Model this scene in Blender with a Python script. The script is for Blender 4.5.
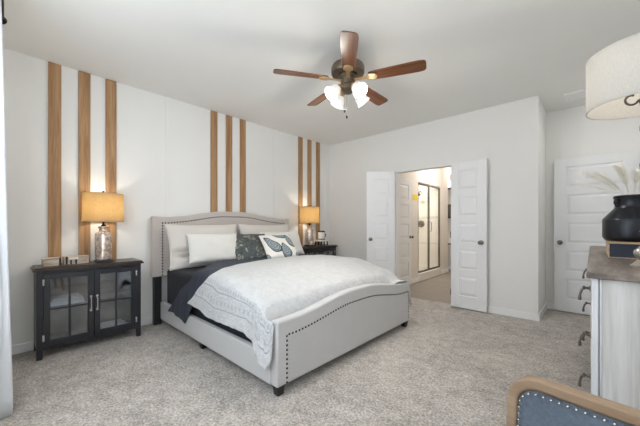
import bpy, bmesh, math, random
from mathutils import Vector, Matrix, noise
random.seed(7)
S = bpy.context.scene
for o in list(bpy.data.objects): bpy.data.objects.remove(o)
COL = S.collection
R = math.radians
PI = math.pi

# ------------------------------------------------------------------ camera
cam_d = bpy.data.cameras.new('camera'); cam = bpy.data.objects.new('camera', cam_d); COL.objects.link(cam)
cam.location = (3.834, 0, 1.171); cam.rotation_euler = (R(90), 0, .7483)
cam_d.sensor_width = 36; cam_d.lens = 36*293.65/640; cam_d.shift_y = 11.74/640; cam_d.clip_start = .01
S.camera = cam
# ------------------------------------------------------------------ world, lights, exposure
w = bpy.data.worlds.new('sky'); S.world = w; w.use_nodes = True
w.node_tree.nodes['Background'].inputs[0].default_value = (.80, .90, 1, 1)
w.node_tree.nodes['Background'].inputs[1].default_value = 1.2
def area(name, loc, rot, sx, sy, e, col=(1, 1, 1)):
    l = bpy.data.lights.new(name, 'AREA'); l.shape = 'RECTANGLE'; l.size = sx; l.size_y = sy; l.energy = e; l.color = col
    o = bpy.data.objects.new(name, l); COL.objects.link(o); o.location = loc; o.rotation_euler = rot
    return o
area('window_daylight', (2.35, -.09, 1.5), (R(-90), 0, 0), 2.0, 1.8, 60, (.95, .98, 1))      # sky light of the front window
area('ceiling_fill_light', (2.35, -.085, 1.5), (R(-90-42), 0, 0), 2.0, .9, 4.5, (1, .99, .96))      # added fill, tilted up from the front window to brighten the ceiling
area('side_fill_light', (4.34, .75, 1.55), (0, R(90), 0), 1.3, 1.3, 3, (.97, .985, 1))      # added fill from the right, set in the added side window
area('alcove_fill_light', (4.12, 4.25, 2.71), (0, 0, 0), .35, .35, 2.4, (1, .97, .92))  # added fill that brightens the alcove, hidden behind the dresser shade
area('bath_fill_light', (1.75, 6.3, 2.70), (0, 0, 0), .6, .6, 14, (1, .955, .90))  # added warm fill for the bathroom, out of view, no fixture built
area('shower_fill_light', (.65, 6.4, 2.38), (0, 0, 0), .2, .2, 9, (1, .93, .85))  # added fill to brighten the dark shower stall
area('closet_fill_light', (1.3, 7.75, 2.70), (0, 0, 0), .3, .3, 6, (1, .93, .85))  # added fill for the closet walls, source unseen
S.view_settings.view_transform = 'Standard'; S.view_settings.look = 'None'; S.view_settings.gamma = 1
S.view_settings.use_curve_mapping = False
S.view_settings.exposure = 0.86
S.cycles.max_bounces = 14; S.cycles.diffuse_bounces = 9; S.cycles.transparent_max_bounces = 16

# ------------------------------------------------------------------ materials
class NT:
    def __init__(s, name):
        s.m = bpy.data.materials.new(name); s.m.use_nodes = True; s.t = s.m.node_tree; s.b = s.t.nodes['Principled BSDF']
        s.out = s.t.nodes['Material Output']
    def n(s, t, **k):
        x = s.t.nodes.new(t)
        for a, v in k.items(): setattr(x, a, v)
        return x
    def l(s, a, b): s.t.links.new(a, b)
    def math(s, op, a, b=None, c=None):
        x = s.n('ShaderNodeMath', operation=op)
        for i, v in enumerate((a, b, c)):
            if v is None: continue
            if isinstance(v, (int, float)): x.inputs[i].default_value = v
            else: s.l(v, x.inputs[i])
        return x.outputs[0]
    def coords(s, kind='Object', scale=(1, 1, 1), rand=False):
        tc = s.n('ShaderNodeTexCoord'); mp = s.n('ShaderNodeMapping'); mp.inputs['Scale'].default_value = scale
        s.l(tc.outputs[kind], mp.inputs['Vector'])
        if rand:
            oi = s.n('ShaderNodeObjectInfo'); k = s.math('MULTIPLY', oi.outputs['Random'], 37.0)
            cb = s.n('ShaderNodeCombineXYZ')
            for i in range(3): s.l(k, cb.inputs[i])
            s.l(cb.outputs[0], mp.inputs['Location'])
        return mp.outputs[0]
    def noise(s, vec, scale, detail=4, rough=.55, dist=0):
        x = s.n('ShaderNodeTexNoise'); x.inputs['Scale'].default_value = scale; x.inputs['Detail'].default_value = detail
        x.inputs['Roughness'].default_value = rough; x.inputs['Distortion'].default_value = dist
        s.l(vec, x.inputs['Vector']); return x.outputs[0]
    def ramp(s, fac, stops):
        r = s.n('ShaderNodeValToRGB'); e = r.color_ramp.elements
        while len(e) < len(stops): e.new(.5)
        for i, (p, c) in enumerate(stops): e[i].position = p; e[i].color = (*c, 1)
        s.l(fac, r.inputs[0]); return r.outputs[0]
    def mixc(s, fac, a, b):
        x = s.n('ShaderNodeMix', data_type='RGBA')
        for sock, v in ((x.inputs[0], fac), (x.inputs[6], a), (x.inputs[7], b)):
            if isinstance(v, (int, float)): sock.default_value = v
            elif isinstance(v, tuple): sock.default_value = (*v, 1)
            else: s.l(v, sock)
        return x.outputs[2]
    def bump(s, h, strength, dist=.01):
        b = s.n('ShaderNodeBump'); b.inputs['Strength'].default_value = strength; b.inputs['Distance'].default_value = dist
        s.l(h, b.inputs['Height']); s.l(b.outputs[0], s.b.inputs['Normal'])
    def set(s, col=None, rough=None, metal=None, **k):
        if col is not None:
            if isinstance(col, tuple): s.b.inputs['Base Color'].default_value = (*col, 1)
            else: s.l(col, s.b.inputs['Base Color'])
        if rough is not None: s.b.inputs['Roughness'].default_value = rough
        if metal is not None: s.b.inputs['Metallic'].default_value = metal
        for a, v in k.items(): s.b.inputs[a].default_value = v
        return s.m

def srgb(r, g, b):
    f = lambda c: (c/255/12.92 if c/255 <= .04045 else ((c/255+.055)/1.055)**2.4)
    return (f(r), f(g), f(b))

def plain(name, col, rough=.5, metal=0, bs=None, bst=.1, var=.06, vs=8):
    t = NT(name); v = t.coords()
    n = t.noise(v, vs, 3)
    a = tuple(c*(1-var) for c in col); b = tuple(min(1, c*(1+var)) for c in col)
    t.set(t.ramp(n, [(.3, a), (.7, b)]), rough, metal)
    if bs: t.bump(t.noise(v, bs, 3), bst, .004)
    return t.m

def wood(name, stops, axis='z', rough=.55, fine=60, stretch=.05, bump=.15, rand=True):
    t = NT(name); sc = [1, 1, 1]; sc['xyz'.index(axis)] = stretch
    v = t.coords('Object', tuple(sc), rand)
    n1 = t.noise(v, fine*.35, 5, .6, .6); n2 = t.noise(v, fine*2.2, 3, .6)
    f = t.math('ADD', t.math('MULTIPLY', n1, .72), t.math('MULTIPLY', n2, .28))
    t.set(t.ramp(f, stops), rough); t.bump(f, bump, .004)
    return t.m

def fabric(name, col, weave=420, var=.08, bump=.25, rough=.9, sheen=.2):
    t = NT(name); v = t.coords()
    n = t.noise(v, weave, 2); n2 = t.noise(v, 6, 3)
    f = t.math('ADD', t.math('MULTIPLY', n, .6), t.math('MULTIPLY', n2, .4))
    a = tuple(c*(1-var) for c in col); b = tuple(min(1, c*(1+var)) for c in col)
    t.set(t.ramp(f, [(.3, a), (.7, b)]), rough, **{'Sheen Weight': sheen}); t.bump(n, bump, .002)
    return t.m

MAT = {}
MAT['wall'] = plain('painted_wall', srgb(231, 231, 229), .75, bs=180, bst=.06, var=.01, vs=2)
MAT['ceil'] = plain('ceiling_paint', srgb(232, 232, 229), .85, bs=120, bst=.12, var=.01, vs=2)
MAT['trim'] = plain('white_trim', srgb(236, 236, 237), .42, var=.01)
MAT['bathwall'] = plain('bath_wall_paint', srgb(226, 220, 212), .7, bs=160, bst=.05, var=.01)
def carpet():
    t = NT('carpet'); v = t.coords()
    n1 = t.noise(v, 62, 3, .75); n2 = t.noise(v, 12, 4, .65); n3 = t.noise(v, 2.2, 3)
    f = t.math('ADD', t.math('ADD', t.math('MULTIPLY', n1, .6), t.math('MULTIPLY', n2, .25)), t.math('MULTIPLY', n3, .15))
    t.set(t.ramp(f, [(.38, srgb(118, 111, 104)), (.5, srgb(176, 169, 161)), (.61, srgb(218, 211, 203))]), 1, **{'Sheen Weight': .2})
    t.bump(t.math('ADD', t.math('MULTIPLY', n1, .7), t.math('MULTIPLY', n2, .5)), .9, .02)
    return t.m
MAT['carpet'] = carpet()
def vinyl():
    t = NT('vinyl_planks'); v = t.coords('Object')
    br = t.n('ShaderNodeTexBrick'); t.l(v, br.inputs['Vector']); br.inputs['Scale'].default_value = 1
    br.inputs['Brick Width'].default_value = 1.2; br.inputs['Row Height'].default_value = .18; br.inputs['Mortar Size'].default_value = .002
    br.inputs['Color1'].default_value = (*srgb(136, 128, 119), 1); br.inputs['Color2'].default_value = (*srgb(122, 114, 106), 1)
    br.inputs['Mortar'].default_value = (*srgb(95, 88, 82), 1)
    g = t.noise(t.coords('Object', (1, 12, 1)), 8, 4)
    t.set(t.mixc(t.math('MULTIPLY', g, .35), br.outputs[0], srgb(152, 144, 135)), .4)
    return t.m
MAT['vinyl'] = vinyl()
MAT['strip'] = wood('oak_strip', [(.28, srgb(114, 82, 53)), (.48, srgb(162, 124, 86)), (.68, srgb(188, 155, 116))], 'z', .6, 55, .05)
MAT['black'] = plain('black_paint', srgb(34, 36, 42), .38, var=.1)
MAT['blacktop'] = wood('dark_wood_top', [(.3, srgb(34, 27, 23)), (.6, srgb(58, 46, 38)), (.8, srgb(74, 60, 48))], 'y', .3, 40, .08, .05)
MAT['chrome'] = plain('brushed_nickel', srgb(214, 214, 216), .22, 1, var=.03)
MAT['nickel_dark'] = plain('dark_nickel', srgb(120, 114, 108), .28, 1, var=.05)
MAT['bronze'] = plain('fan_bronze', srgb(112, 100, 86), .33, .85, var=.1)
MAT['brass'] = plain('fan_brass', srgb(200, 170, 125), .3, .75, var=.08)
MAT['blackmetal'] = plain('black_metal', srgb(28, 28, 30), .4, .6, var=.1)
MAT['oldmetal'] = plain('aged_pewter', srgb(104, 98, 92), .35, .85, var=.25, vs=60)
MAT['silver'] = plain('antique_silver', srgb(176, 170, 162), .3, .9, var=.2, vs=40)
MAT['linen'] = fabric('greige_linen', srgb(196, 188, 182), 380, .06)
MAT['foot_linen'] = fabric('grey_linen', srgb(194, 193, 192), 380, .05)
MAT['nail'] = plain('dark_nailheads', srgb(40, 36, 38), .35, .6, var=.1)
MAT['leg'] = plain('black_bed_leg', srgb(34, 33, 34), .45, var=.1)
MAT['navy'] = fabric('navy_cotton', srgb(26, 29, 40), 300, .14, .2, .9, .06)
MAT['navy_throw'] = fabric('slate_blanket', srgb(35, 43, 57), 260, .12, .3, .9, .08)
MAT['pillow_white'] = fabric('white_pillowcase', srgb(224, 222, 217), 400, .025, .15)
MAT['sham'] = fabric('oatmeal_sham', srgb(208, 203, 197), 300, .035, .3)
MAT['curtain'] = fabric('white_curtain', srgb(206, 209, 213), 300, .02, .1)
MAT['paper'] = plain('white_paper', srgb(232, 230, 224), .8, var=.04)
MAT['tan_paper'] = plain('tan_paper', srgb(196, 178, 152), .8, var=.08)
MAT['ceramic'] = plain('white_ceramic', srgb(236, 234, 230), .25, var=.02)
MAT['yellow'] = plain('yellow_notice', srgb(240, 208, 40), .7, var=.05)
MAT['basket'] = plain('dark_basket', srgb(92, 84, 78), .9, bs=90, bst=.6, var=.25, vs=60)
MAT['closetbar'] = plain('dark_shelf_edge', srgb(70, 62, 56), .5, var=.1)
MAT['ringwood'] = wood('whitewashed_box', [(.3, srgb(120, 100, 84)), (.5, srgb(188, 172, 156)), (.7, srgb(222, 212, 200))], 'y', .8, 70, .12, .4)
MAT['dresser'] = wood('whitewashed_planks', [(.26, srgb(132, 128, 124)), (.40, srgb(188, 185, 181)), (.58, srgb(214, 212, 209))], 'z', .7, 34, .06, .25, False)
MAT['dresser_frame'] = wood('white_stile', [(.25, srgb(188, 188, 190)), (.5, srgb(216, 217, 219)), (.7, srgb(228, 229, 231))], 'z', .6, 40, .06, .1, False)
MAT['dresser_top'] = wood('grey_weathered_top', [(.28, srgb(62, 54, 48)), (.46, srgb(112, 101, 93)), (.66, srgb(152, 140, 129))], 'y', .5, 30, .12, .25, False)
MAT['chairwood'] = wood('driftwood_frame', [(.28, srgb(98, 76, 56)), (.5, srgb(136, 111, 86)), (.72, srgb(160, 136, 110))], 'x', .55, 40, .08, .12, False)
MAT['denim'] = fabric('blue_grey_velvet', srgb(84, 94, 106), 130, .30, .5, .8, .3)
MAT['jug'] = plain('matte_black_jug', srgb(36, 38, 44), .30, .5, var=.12)
MAT['slate'] = plain('slate_panel', srgb(38, 46, 62), .6, bs=150, bst=.3, var=.15)
MAT['cratewood'] = wood('pale_crate_wood', [(.3, srgb(140, 112, 84)), (.55, srgb(190, 166, 138)), (.75, srgb(212, 192, 166))], 'x', .7, 60, .1, .2)
MAT['plume'] = fabric('pampas', srgb(246, 244, 238), 200, .05, .1)
MAT['blade'] = wood('walnut_blade', [(.28, srgb(44, 24, 14)), (.48, srgb(92, 54, 32)), (.7, srgb(134, 90, 54))], 'x', .32, 60, .06, .05)
MAT['showerwall'] = plain('shower_surround', srgb(232, 228, 222), .25, var=.01)
MAT['doorpaint'] = plain('white_door_paint', srgb(232, 233, 235), .4, var=.008)

def glass(name, tint=(.96, .98, 1), gl=.12, rough=.02, dark=0.0):
    t = NT(name)
    tr = t.n('ShaderNodeBsdfTransparent'); tr.inputs[0].default_value = (*[c*(1-dark) for c in tint], 1)
    g = t.n('ShaderNodeBsdfGlossy'); g.inputs['Roughness'].default_value = rough
    fr = t.n('ShaderNodeLayerWeight'); fr.inputs[0].default_value = .5
    nz = t.noise(t.coords(), 3, 2)
    mx = t.n('ShaderNodeMixShader')
    t.l(t.math('ADD', t.math('ADD', t.math('MULTIPLY', t.math('POWER', fr.outputs[1], 5.0), .9), .03), t.math('MULTIPLY', nz, gl)), mx.inputs[0])
    t.l(tr.outputs[0], mx.inputs[1]); t.l(g.outputs[0], mx.inputs[2]); t.l(mx.outputs[0], t.out.inputs[0])
    return t.m
MAT['glass'] = glass('window_glass', gl=.04)
MAT['cabglass'] = glass('cabinet_glass', (.75, .80, .86), .34, .04)
MAT['showerglass'] = glass('shower_glass', (.97, .98, .97), .03)

def shade_mat(name, col, weave, trans=.6, lo=.72):
    t = NT(name); v = t.coords()
    n = t.noise(t.coords('Object', (1, 1, 6)), weave, 2); n2 = t.noise(t.coords('Object', (4, 4, .6)), weave*.5, 2)
    f = t.math('ADD', t.math('MULTIPLY', n, .5), t.math('MULTIPLY', n2, .5))
    c = t.ramp(f, [(.32, tuple(x*lo for x in col)), (.68, tuple(min(1, x*1.1) for x in col))])
    d = t.n('ShaderNodeBsdfDiffuse'); tl = t.n('ShaderNodeBsdfTranslucent'); mx = t.n('ShaderNodeMixShader'); mx.inputs[0].default_value = trans
    t.l(c, d.inputs[0]); t.l(c, tl.inputs[0]); t.l(d.outputs[0], mx.inputs[1]); t.l(tl.outputs[0], mx.inputs[2]); t.l(mx.outputs[0], t.out.inputs[0])
    return t.m
MAT['burlap'] = shade_mat('burlap_shade', srgb(222, 200, 158), 150)
MAT['whiteshade'] = shade_mat('white_linen_shade', srgb(226, 223, 217), 220, .42, .88)
def mercury():
    t = NT('mercury_glass'); v = t.coords()
    n = t.noise(v, 26, 5, .7); n2 = t.noise(v, 90, 3)
    t.set(t.ramp(n, [(.35, srgb(150, 126, 110)), (.5, srgb(208, 190, 176)), (.66, srgb(244, 236, 228))]), .18, .5)
    t.bump(n2, .25, .003); return t.m
MAT['mercury'] = mercury()
def emis(name, col, st):
    t = NT(name); t.set((.9, .9, .9), .4, **{'Emission Color': (*col, 1), 'Emission Strength': st}); return t.m
MAT['bulb'] = emis('lit_bulb', (1, .86, .66), 3)
MAT['tulip'] = emis('lit_frosted_glass', (1, .88, .74), .15)

def coverlet_mat():
    t = NT('white_quilt'); tc = t.n('ShaderNodeTexCoord'); sp = t.n('ShaderNodeSeparateXYZ'); t.l(tc.outputs['UV'], sp.inputs[0])
    u, v = sp.outputs[0], sp.outputs[1]
    vo = t.n('ShaderNodeTexVoronoi'); vo.inputs['Scale'].default_value = 42; t.l(t.coords(), vo.inputs['Vector'])
    n = t.noise(t.coords(), 18, 3)
    def line(c, w):  return t.math('LESS_THAN', t.math('ABSOLUTE', t.math('SUBTRACT', v, c)), w)
    dash = t.math('GREATER_THAN', t.math('SINE', t.math('MULTIPLY', u, 160.0)), .0)
    dash2 = t.math('GREATER_THAN', t.math('SINE', t.math('MULTIPLY', u, 110.0)), .1)
    m = t.math('MAXIMUM', line(.245, .005), line(.110, .0045))
    m = t.math('MAXIMUM', m, t.math('MULTIPLY', line(.285, .016), t.math('MULTIPLY', dash, .55)))
    m = t.math('MAXIMUM', m, t.math('MULTIPLY', line(.160, .02), t.math('MULTIPLY', dash2, .5)))
    m = t.math('MAXIMUM', m, t.math('MULTIPLY', line(.205, .006), t.math('MULTIPLY', dash, .35)))
    m = t.math('MULTIPLY', m, t.math('ADD', .28, t.math('MULTIPLY', n, .6)))
    base = t.ramp(n, [(.3, srgb(192, 193, 194)), (.7, srgb(204, 205, 205))])
    t.set(t.mixc(m, base, srgb(112, 120, 132)), .95, **{'Sheen Weight': .2})
    t.bump(t.math('ADD', vo.outputs[0], t.math('MULTIPLY', n, .9)), .6, .010)
    return t.m
MAT['coverlet'] = coverlet_mat()

def paisley_mat():
    t = NT('paisley_print'); tc = t.n('ShaderNodeTexCoord'); sp = t.n('ShaderNodeSeparateXYZ'); t.l(tc.outputs['UV'], sp.inputs[0])
    u, v = sp.outputs[0], sp.outputs[1]
    def drop(cu, cv, a, b, ang, taper):
        du = t.math('SUBTRACT', u, cu); dv = t.math('SUBTRACT', v, cv); c, s = math.cos(ang), math.sin(ang)
        p = t.math('ADD', t.math('MULTIPLY', du, c), t.math('MULTIPLY', dv, s))
        q = t.math('SUBTRACT', t.math('MULTIPLY', dv, c), t.math('MULTIPLY', du, s))
        pn = t.math('DIVIDE', p, a)
        wd = t.math('MULTIPLY', b, t.math('ADD', 1.0, t.math('MULTIPLY', pn, taper)))
        qn = t.math('DIVIDE', q, t.math('MAXIMUM', wd, .005))
        return t.math('SQRT', t.math('ADD', t.math('MULTIPLY', pn, pn), t.math('MULTIPLY', qn, qn)))
    ds = [drop(.25, .50, .37, .15, R(117), -.5), drop(.56, .86, .21, .115, R(-12), .45), drop(.85, .66, .31, .12, R(105), -.5),
          drop(.60, .25, .28, .14, R(97), -.5), drop(.97, .10, .11, .08, R(30), .3), drop(.03, .05, .12, .06, R(100), -.4)]
    d = ds[0]
    for x in ds[1:]: d = t.math('MINIMUM', d, x)
    ring = t.math('GREATER_THAN', t.math('SINE', t.math('MULTIPLY', d, 24.0)), .45)
    vo = t.n('ShaderNodeTexVoronoi'); vo.inputs['Scale'].default_value = 26; t.l(tc.outputs['UV'], vo.inputs['Vector'])
    dots = t.math('LESS_THAN', vo.outputs[0], .28)
    ins = t.mixc(t.math('MULTIPLY', t.math('MAXIMUM', ring, dots), .55), srgb(104, 120, 126), srgb(206, 212, 210))
    rim = t.math('GREATER_THAN', d, .84)
    ins = t.mixc(rim, ins, srgb(58, 66, 70))
    col = t.mixc(t.math('LESS_THAN', d, 1.0), srgb(234, 232, 226), ins)
    t.set(col, .9); t.bump(t.noise(t.coords(), 300, 2), .2, .002)
    return t.m
MAT['paisley'] = paisley_mat()
def fern_mat():
    t = NT('dark_botanical_print'); v = t.coords()
    n = t.noise(v, 13, 5, .65, 1.2); n2 = t.noise(v, 300, 2)
    t.set(t.ramp(n, [(.34, srgb(40, 48, 51)), (.46, srgb(84, 92, 93)), (.55, srgb(66, 72, 70)), (.66, srgb(158, 158, 146))]), .8)
    t.bump(n2, .25, .002); return t.m
MAT['fern'] = fern_mat()
MAT['fern_edge'] = fabric('dark_piping', srgb(48, 48, 44), 300, .1)
MAT['brown_back'] = fabric('brown_backing', srgb(92, 78, 64), 300, .1)

# ------------------------------------------------------------------ mesh helpers
class B:
    def __init__(s): s.bm = bmesh.new(); s.uv = None
    def box(s, x0, x1, y0, y1, z0, z1, m=None):
        vs = [s.bm.verts.new(Vector(p)) for p in ((x0,y0,z0),(x1,y0,z0),(x1,y1,z0),(x0,y1,z0),(x0,y0,z1),(x1,y0,z1),(x1,y1,z1),(x0,y1,z1))]
        if m is not None:
            for v in vs: v.co = m @ v.co
        for f in ((3,2,1,0),(4,5,6,7),(0,1,5,4),(1,2,6,5),(2,3,7,6),(3,0,4,7)): s.bm.faces.new([vs[i] for i in f])
        return s
    def lathe(s, prof, c=(0,0,0), n=32, m=None):
        c = Vector(c); rings = []
        for r, z in prof:
            if r < 1e-6: rings.append([s.bm.verts.new(c+Vector((0,0,z)))])
            else: rings.append([s.bm.verts.new(c+Vector((r*math.cos(2*PI*i/n), r*math.sin(2*PI*i/n), z))) for i in range(n)])
        for a, b in zip(rings, rings[1:]):
            for i in range(n):
                j = (i+1) % n
                if len(a) == 1 and len(b) == 1: continue
                if len(a) == 1: f = [a[0], b[j], b[i]]
                elif len(b) == 1: f = [a[i], a[j], b[0]]
                else: f = [a[i], a[j], b[j], b[i]]
                s.bm.faces.new(f)
        if m is not None:
            for rg in rings:
                for v in rg: v.co = m @ v.co
        return s
    def tube(s, pts, r, n=12, cap=True):
        pts = [Vector(p) for p in pts]; rs = r if isinstance(r, (list, tuple)) else [r]*len(pts); rings = []
        up = Vector((0,0,1)); prev = None
        for i, p in enumerate(pts):
            d = (pts[min(i+1, len(pts)-1)]-pts[max(i-1, 0)]).normalized()
            if prev is None:
                a = d.cross(up);
                if a.length < 1e-3: a = d.cross(Vector((1,0,0)))
                a.normalize()
            else:
                a = prev - d*prev.dot(d)
                if a.length < 1e-4: a = d.cross(up)
                a.normalize()
            prev = a; b = d.cross(a)
            rings.append([s.bm.verts.new(p+rs[i]*(a*math.cos(2*PI*k/n)+b*math.sin(2*PI*k/n))) for k in range(n)])
        for a, b in zip(rings, rings[1:]):
            for k in range(n): s.bm.faces.new([a[k], a[(k+1) % n], b[(k+1) % n], b[k]])
        if cap: s.bm.faces.new(rings[0][::-1]); s.bm.faces.new(rings[-1])
        return s
    def sphere(s, c, r, sz=(1,1,1), n=16):
        pr = [(r*math.sin(PI*i/(n//2))*1, -r*math.cos(PI*i/(n//2))) for i in range(n//2+1)]
        pr[0] = (0, -r); pr[-1] = (0, r)
        m = Matrix.Translation(Vector(c)) @ Matrix.Diagonal((*sz, 1))
        return s.lathe(pr, (0,0,0), n, m)
    def prism(s, poly, axis, a, b):
        """poly: list of 2-D points in the two other axes (in xyz order), extruded along axis from a to b"""
        k = 'xyz'.index(axis)
        def P(p, t):
            q = list(p); q.insert(k, t); return Vector(q)
        A = [s.bm.verts.new(P(p, a)) for p in poly]; Bv = [s.bm.verts.new(P(p, b)) for p in poly]; n = len(poly)
        s.bm.faces.new(A[::-1]); s.bm.faces.new(Bv)
        for i in range(n): s.bm.faces.new([A[i], A[(i+1) % n], Bv[(i+1) % n], Bv[i]])
        return s
    def grid(s, P, UV=None, closed=False):
        """P[i][j] points -> quads; UV same layout"""
        V = [[s.bm.verts.new(Vector(p)) for p in row] for row in P]
        lay = s.bm.loops.layers.uv.verify() if UV else None
        for i in range(len(V)-1):
            for j in range(len(V[0])-1):
                idx = ((i,j),(i+1,j),(i+1,j+1),(i,j+1))
                f = s.bm.faces.new([V[a][b] for a, b in idx])
                if UV:
                    for lp, (a, b) in zip(f.loops, idx): lp[lay].uv = UV[a][b]
        return s
    def xf(s, m):
        for v in s.bm.verts: v.co = m @ v.co
        return s
    def build(s, name, mat, parent=None, loc=(0,0,0), rz=0, bevel=0, smooth=35, seg=2, solid=0, sub=0, weld=False):
        if weld: bmesh.ops.remove_doubles(s.bm, verts=s.bm.verts[:], dist=1e-5)
        bmesh.ops.recalc_face_normals(s.bm, faces=s.bm.faces[:])
        me = bpy.data.meshes.new(name); s.bm.to_mesh(me); s.bm.free()
        o = bpy.data.objects.new(name, me); COL.objects.link(o)
        mats = mat if isinstance(mat, (list, tuple)) else [mat]
        for m in mats: me.materials.append(MAT[m] if isinstance(m, str) else m)
        o.location = loc; o.rotation_euler = (0, 0, rz)
        if parent: o.parent = parent
        if smooth:
            for p in me.polygons: p.use_smooth = True
            me.set_sharp_from_angle(angle=R(smooth))
        if solid:
            md = o.modifiers.new('solid', 'SOLIDIFY'); md.thickness = solid; md.offset = 0
        if sub:
            md = o.modifiers.new('sub', 'SUBSURF'); md.levels = sub; md.render_levels = sub
        if bevel:
            md = o.modifiers.new('bevel', 'BEVEL'); md.width = bevel; md.segments = seg; md.limit_method = 'ANGLE'; md.angle_limit = R(40)
        return o

def tag(o, label=None, cat=None, group=None, kind=None):
    if label: o['label'] = label
    if cat: o['category'] = cat
    if group: o['group'] = group
    if kind: o['kind'] = kind
    return o
def thing(name, label, cat, loc=(0,0,0), rz=0, group=None, kind=None):
    o = bpy.data.objects.new(name, None); COL.objects.link(o); o.location = loc; o.rotation_euler = (0, 0, rz); o.empty_display_size = .1
    return tag(o, label, cat, group, kind)
def struct(b, name, mat, **k):
    o = b.build(name, mat, **k); o['kind'] = 'structure'; return o
KIDS = {}
def copy_tree(o, parent=None):
    c = o.copy(); COL.objects.link(c)
    if parent: c.parent = parent
    for ch in [x for x in COL.objects if x.parent == o]: copy_tree(ch, c)
    return c
def interp(x, pts):
    if x <= pts[0][0]: return pts[0][1]
    for (a, b), (c, d) in zip(pts, pts[1:]):
        if x <= c:
            t = (x-a)/(c-a); t = t*t*(3-2*t)*.5+t*.5; return b+(d-b)*t
    return pts[-1][1]
def sstep(a, b, x):
    t = max(0, min(1, (x-a)/(b-a))); return t*t*(3-2*t)

# ------------------------------------------------------------------ room shell
H = 2.74; WX = 3.351; WY = 4.414; AY = 5.175; RX = 4.36; FY = -.12
OX0, OX1, OH = 1.455, 2.349, 2.045
struct(B().box(-.12, RX+.12, FY-.12, 4.49, -.06, 0).box(3.25, RX+.12, 4.49, AY+.12, -.06, 0), 'floor', 'carpet', smooth=0)
struct(B().box(-.12, RX+.12, FY-.12, WY+.12, H, H+.06).box(WX-.02, RX+.12, WY+.12, AY+.12, H, H+.06), 'ceiling', 'ceil', smooth=0)
struct(B().box(-.12, 0, FY-.12, WY+.12, 0, H), 'wall_left', 'wall', smooth=0)
struct(B().box(0, OX0, WY, WY+.12, 0, H).box(OX1, WX-.1, WY, WY+.12, 0, H).box(OX0, OX1, WY, WY+.12, OH, H)
       .box(WX-.1, WX, WY, AY, 0, H), 'wall_back', 'wall', smooth=0)
struct(B().box(WX-.1, RX+.12, AY, AY+.12, 0, H), 'wall_alcove', 'wall', smooth=0)
W2Y0, W2Y1, W2Z0, W2Z1 = .1, 1.4, .9, 2.2
struct(B().box(RX, RX+.12, FY, W2Y0, 0, H).box(RX, RX+.12, W2Y1, AY, 0, H).box(RX, RX+.12, W2Y0, W2Y1, 0, W2Z0).box(RX, RX+.12, W2Y0, W2Y1, W2Z1, H),
       'wall_right', 'wall', smooth=0)
W1X0, W1X1, W1Z0, W1Z1 = 1.3, 3.4, .55, 2.45
struct(B().box(0, W1X0, FY-.12, FY, 0, H).box(W1X1, RX+.12, FY-.12, FY, 0, H).box(W1X0, W1X1, FY-.12, FY, 0, W1Z0).box(W1X0, W1X1, FY-.12, FY, W1Z1, H),
       'wall_front', 'wall', smooth=0)
# front window behind the camera, plus an added side window for light
def window(name, loc, rz, w, h):
    r = thing(name, None, None, loc, rz, kind='structure')
    B().box(0, w, -.04, .0, 0, .05).box(0, w, -.04, 0, h-.05, h).box(0, .05, -.04, 0, .05, h-.05).box(w-.05, w, -.04, 0, .05, h-.05)\
        .box(.05, w-.05, -.035, -.005, h/2-.02, h/2+.02).box(w/2-.02, w/2+.02, -.035, -.005, .05, h-.05).build('window_frame', 'trim', r, bevel=.004)
    B().box(.04, w-.04, -.024, -.018, .04, h-.04).build('pane', 'glass', r, smooth=0)
window('window_1', (W1X0, FY-.06, W1Z0), 0, W1X1-W1X0, W1Z1-W1Z0)
window('added_side_window', (RX+.06, W2Y1, W2Z0), R(-90), W2Y1-W2Y0, W2Z1-W2Z0)  # unseen window added to light the bed wall and footboard
# baseboards and battens
BH = .085
struct(B().box(0, .014, FY, WY, 0, BH), 'baseboard_left', 'trim', bevel=.004)
struct(B().box(.014, OX0-.03, WY-.014, WY, 0, BH).box(OX1+.03, WX, WY-.014, WY, 0, BH).box(WX, WX+.014, WY-.014, AY, 0, BH), 'baseboard_back', 'trim', bevel=.004)
struct(B().box(WX+.014, RX, AY-.014, AY, 0, BH), 'baseboard_alcove', 'trim', bevel=.004)
for i, (a, b_) in enumerate(((1.345, 1.405), (3.0, 3.06), (4.27, 4.33))):
    struct(B().box(0, .005, a, b_, BH, H), 'trim_%d' % (i+1), 'wall', bevel=.002)

# bathroom and closet beyond the opening
BX = 1.2
struct(B().box(-.2, 3.2, 4.49, 8.2, -.06, -.002), 'floor_bath', 'vinyl', smooth=0)
struct(B().box(-.2, WX-.1, WY+.12, 8.2, H, H+.06), 'ceiling_bath', 'bathwall', smooth=0)
SY0, SY1 = 5.80, 7.0
struct(B().box(BX-.12, BX, WY+.12, SY0, 0, H).box(BX-.12, BX, SY1, 7.5, 0, H).box(BX-.12, BX, SY0, SY1, 2.06, H), 'wall_bath_left', 'bathwall', smooth=0)
struct(B().box(.2, BX-.12, SY0-.1, SY0, 0, H).box(.2, BX-.12, SY1, SY1+.1, 0, H).box(.1, .2, SY0-.1, SY1+.1, 0, H).box(.2, BX-.12, SY0, SY1, 0, .06)
       .box(.2, BX-.12, SY0, SY1, 2.4, 2.46), 'wall_shower', 'showerwall', smooth=0)
struct(B().box(BX-.10, BX+.03, SY0, SY1, 0, .17), 'trim_9', 'showerwall', bevel=.01)
struct(B().box(-.2, 3.2, 8.0, 8.12, 0, H).box(.3, .4, 7.5, 8.0, 0, H), 'wall_closet', 'bathwall', smooth=0)
struct(B().box(3.2, 3.3, WY+.12, 8.12, 0, H), 'wall_bath_right', 'bathwall', smooth=0)
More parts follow.
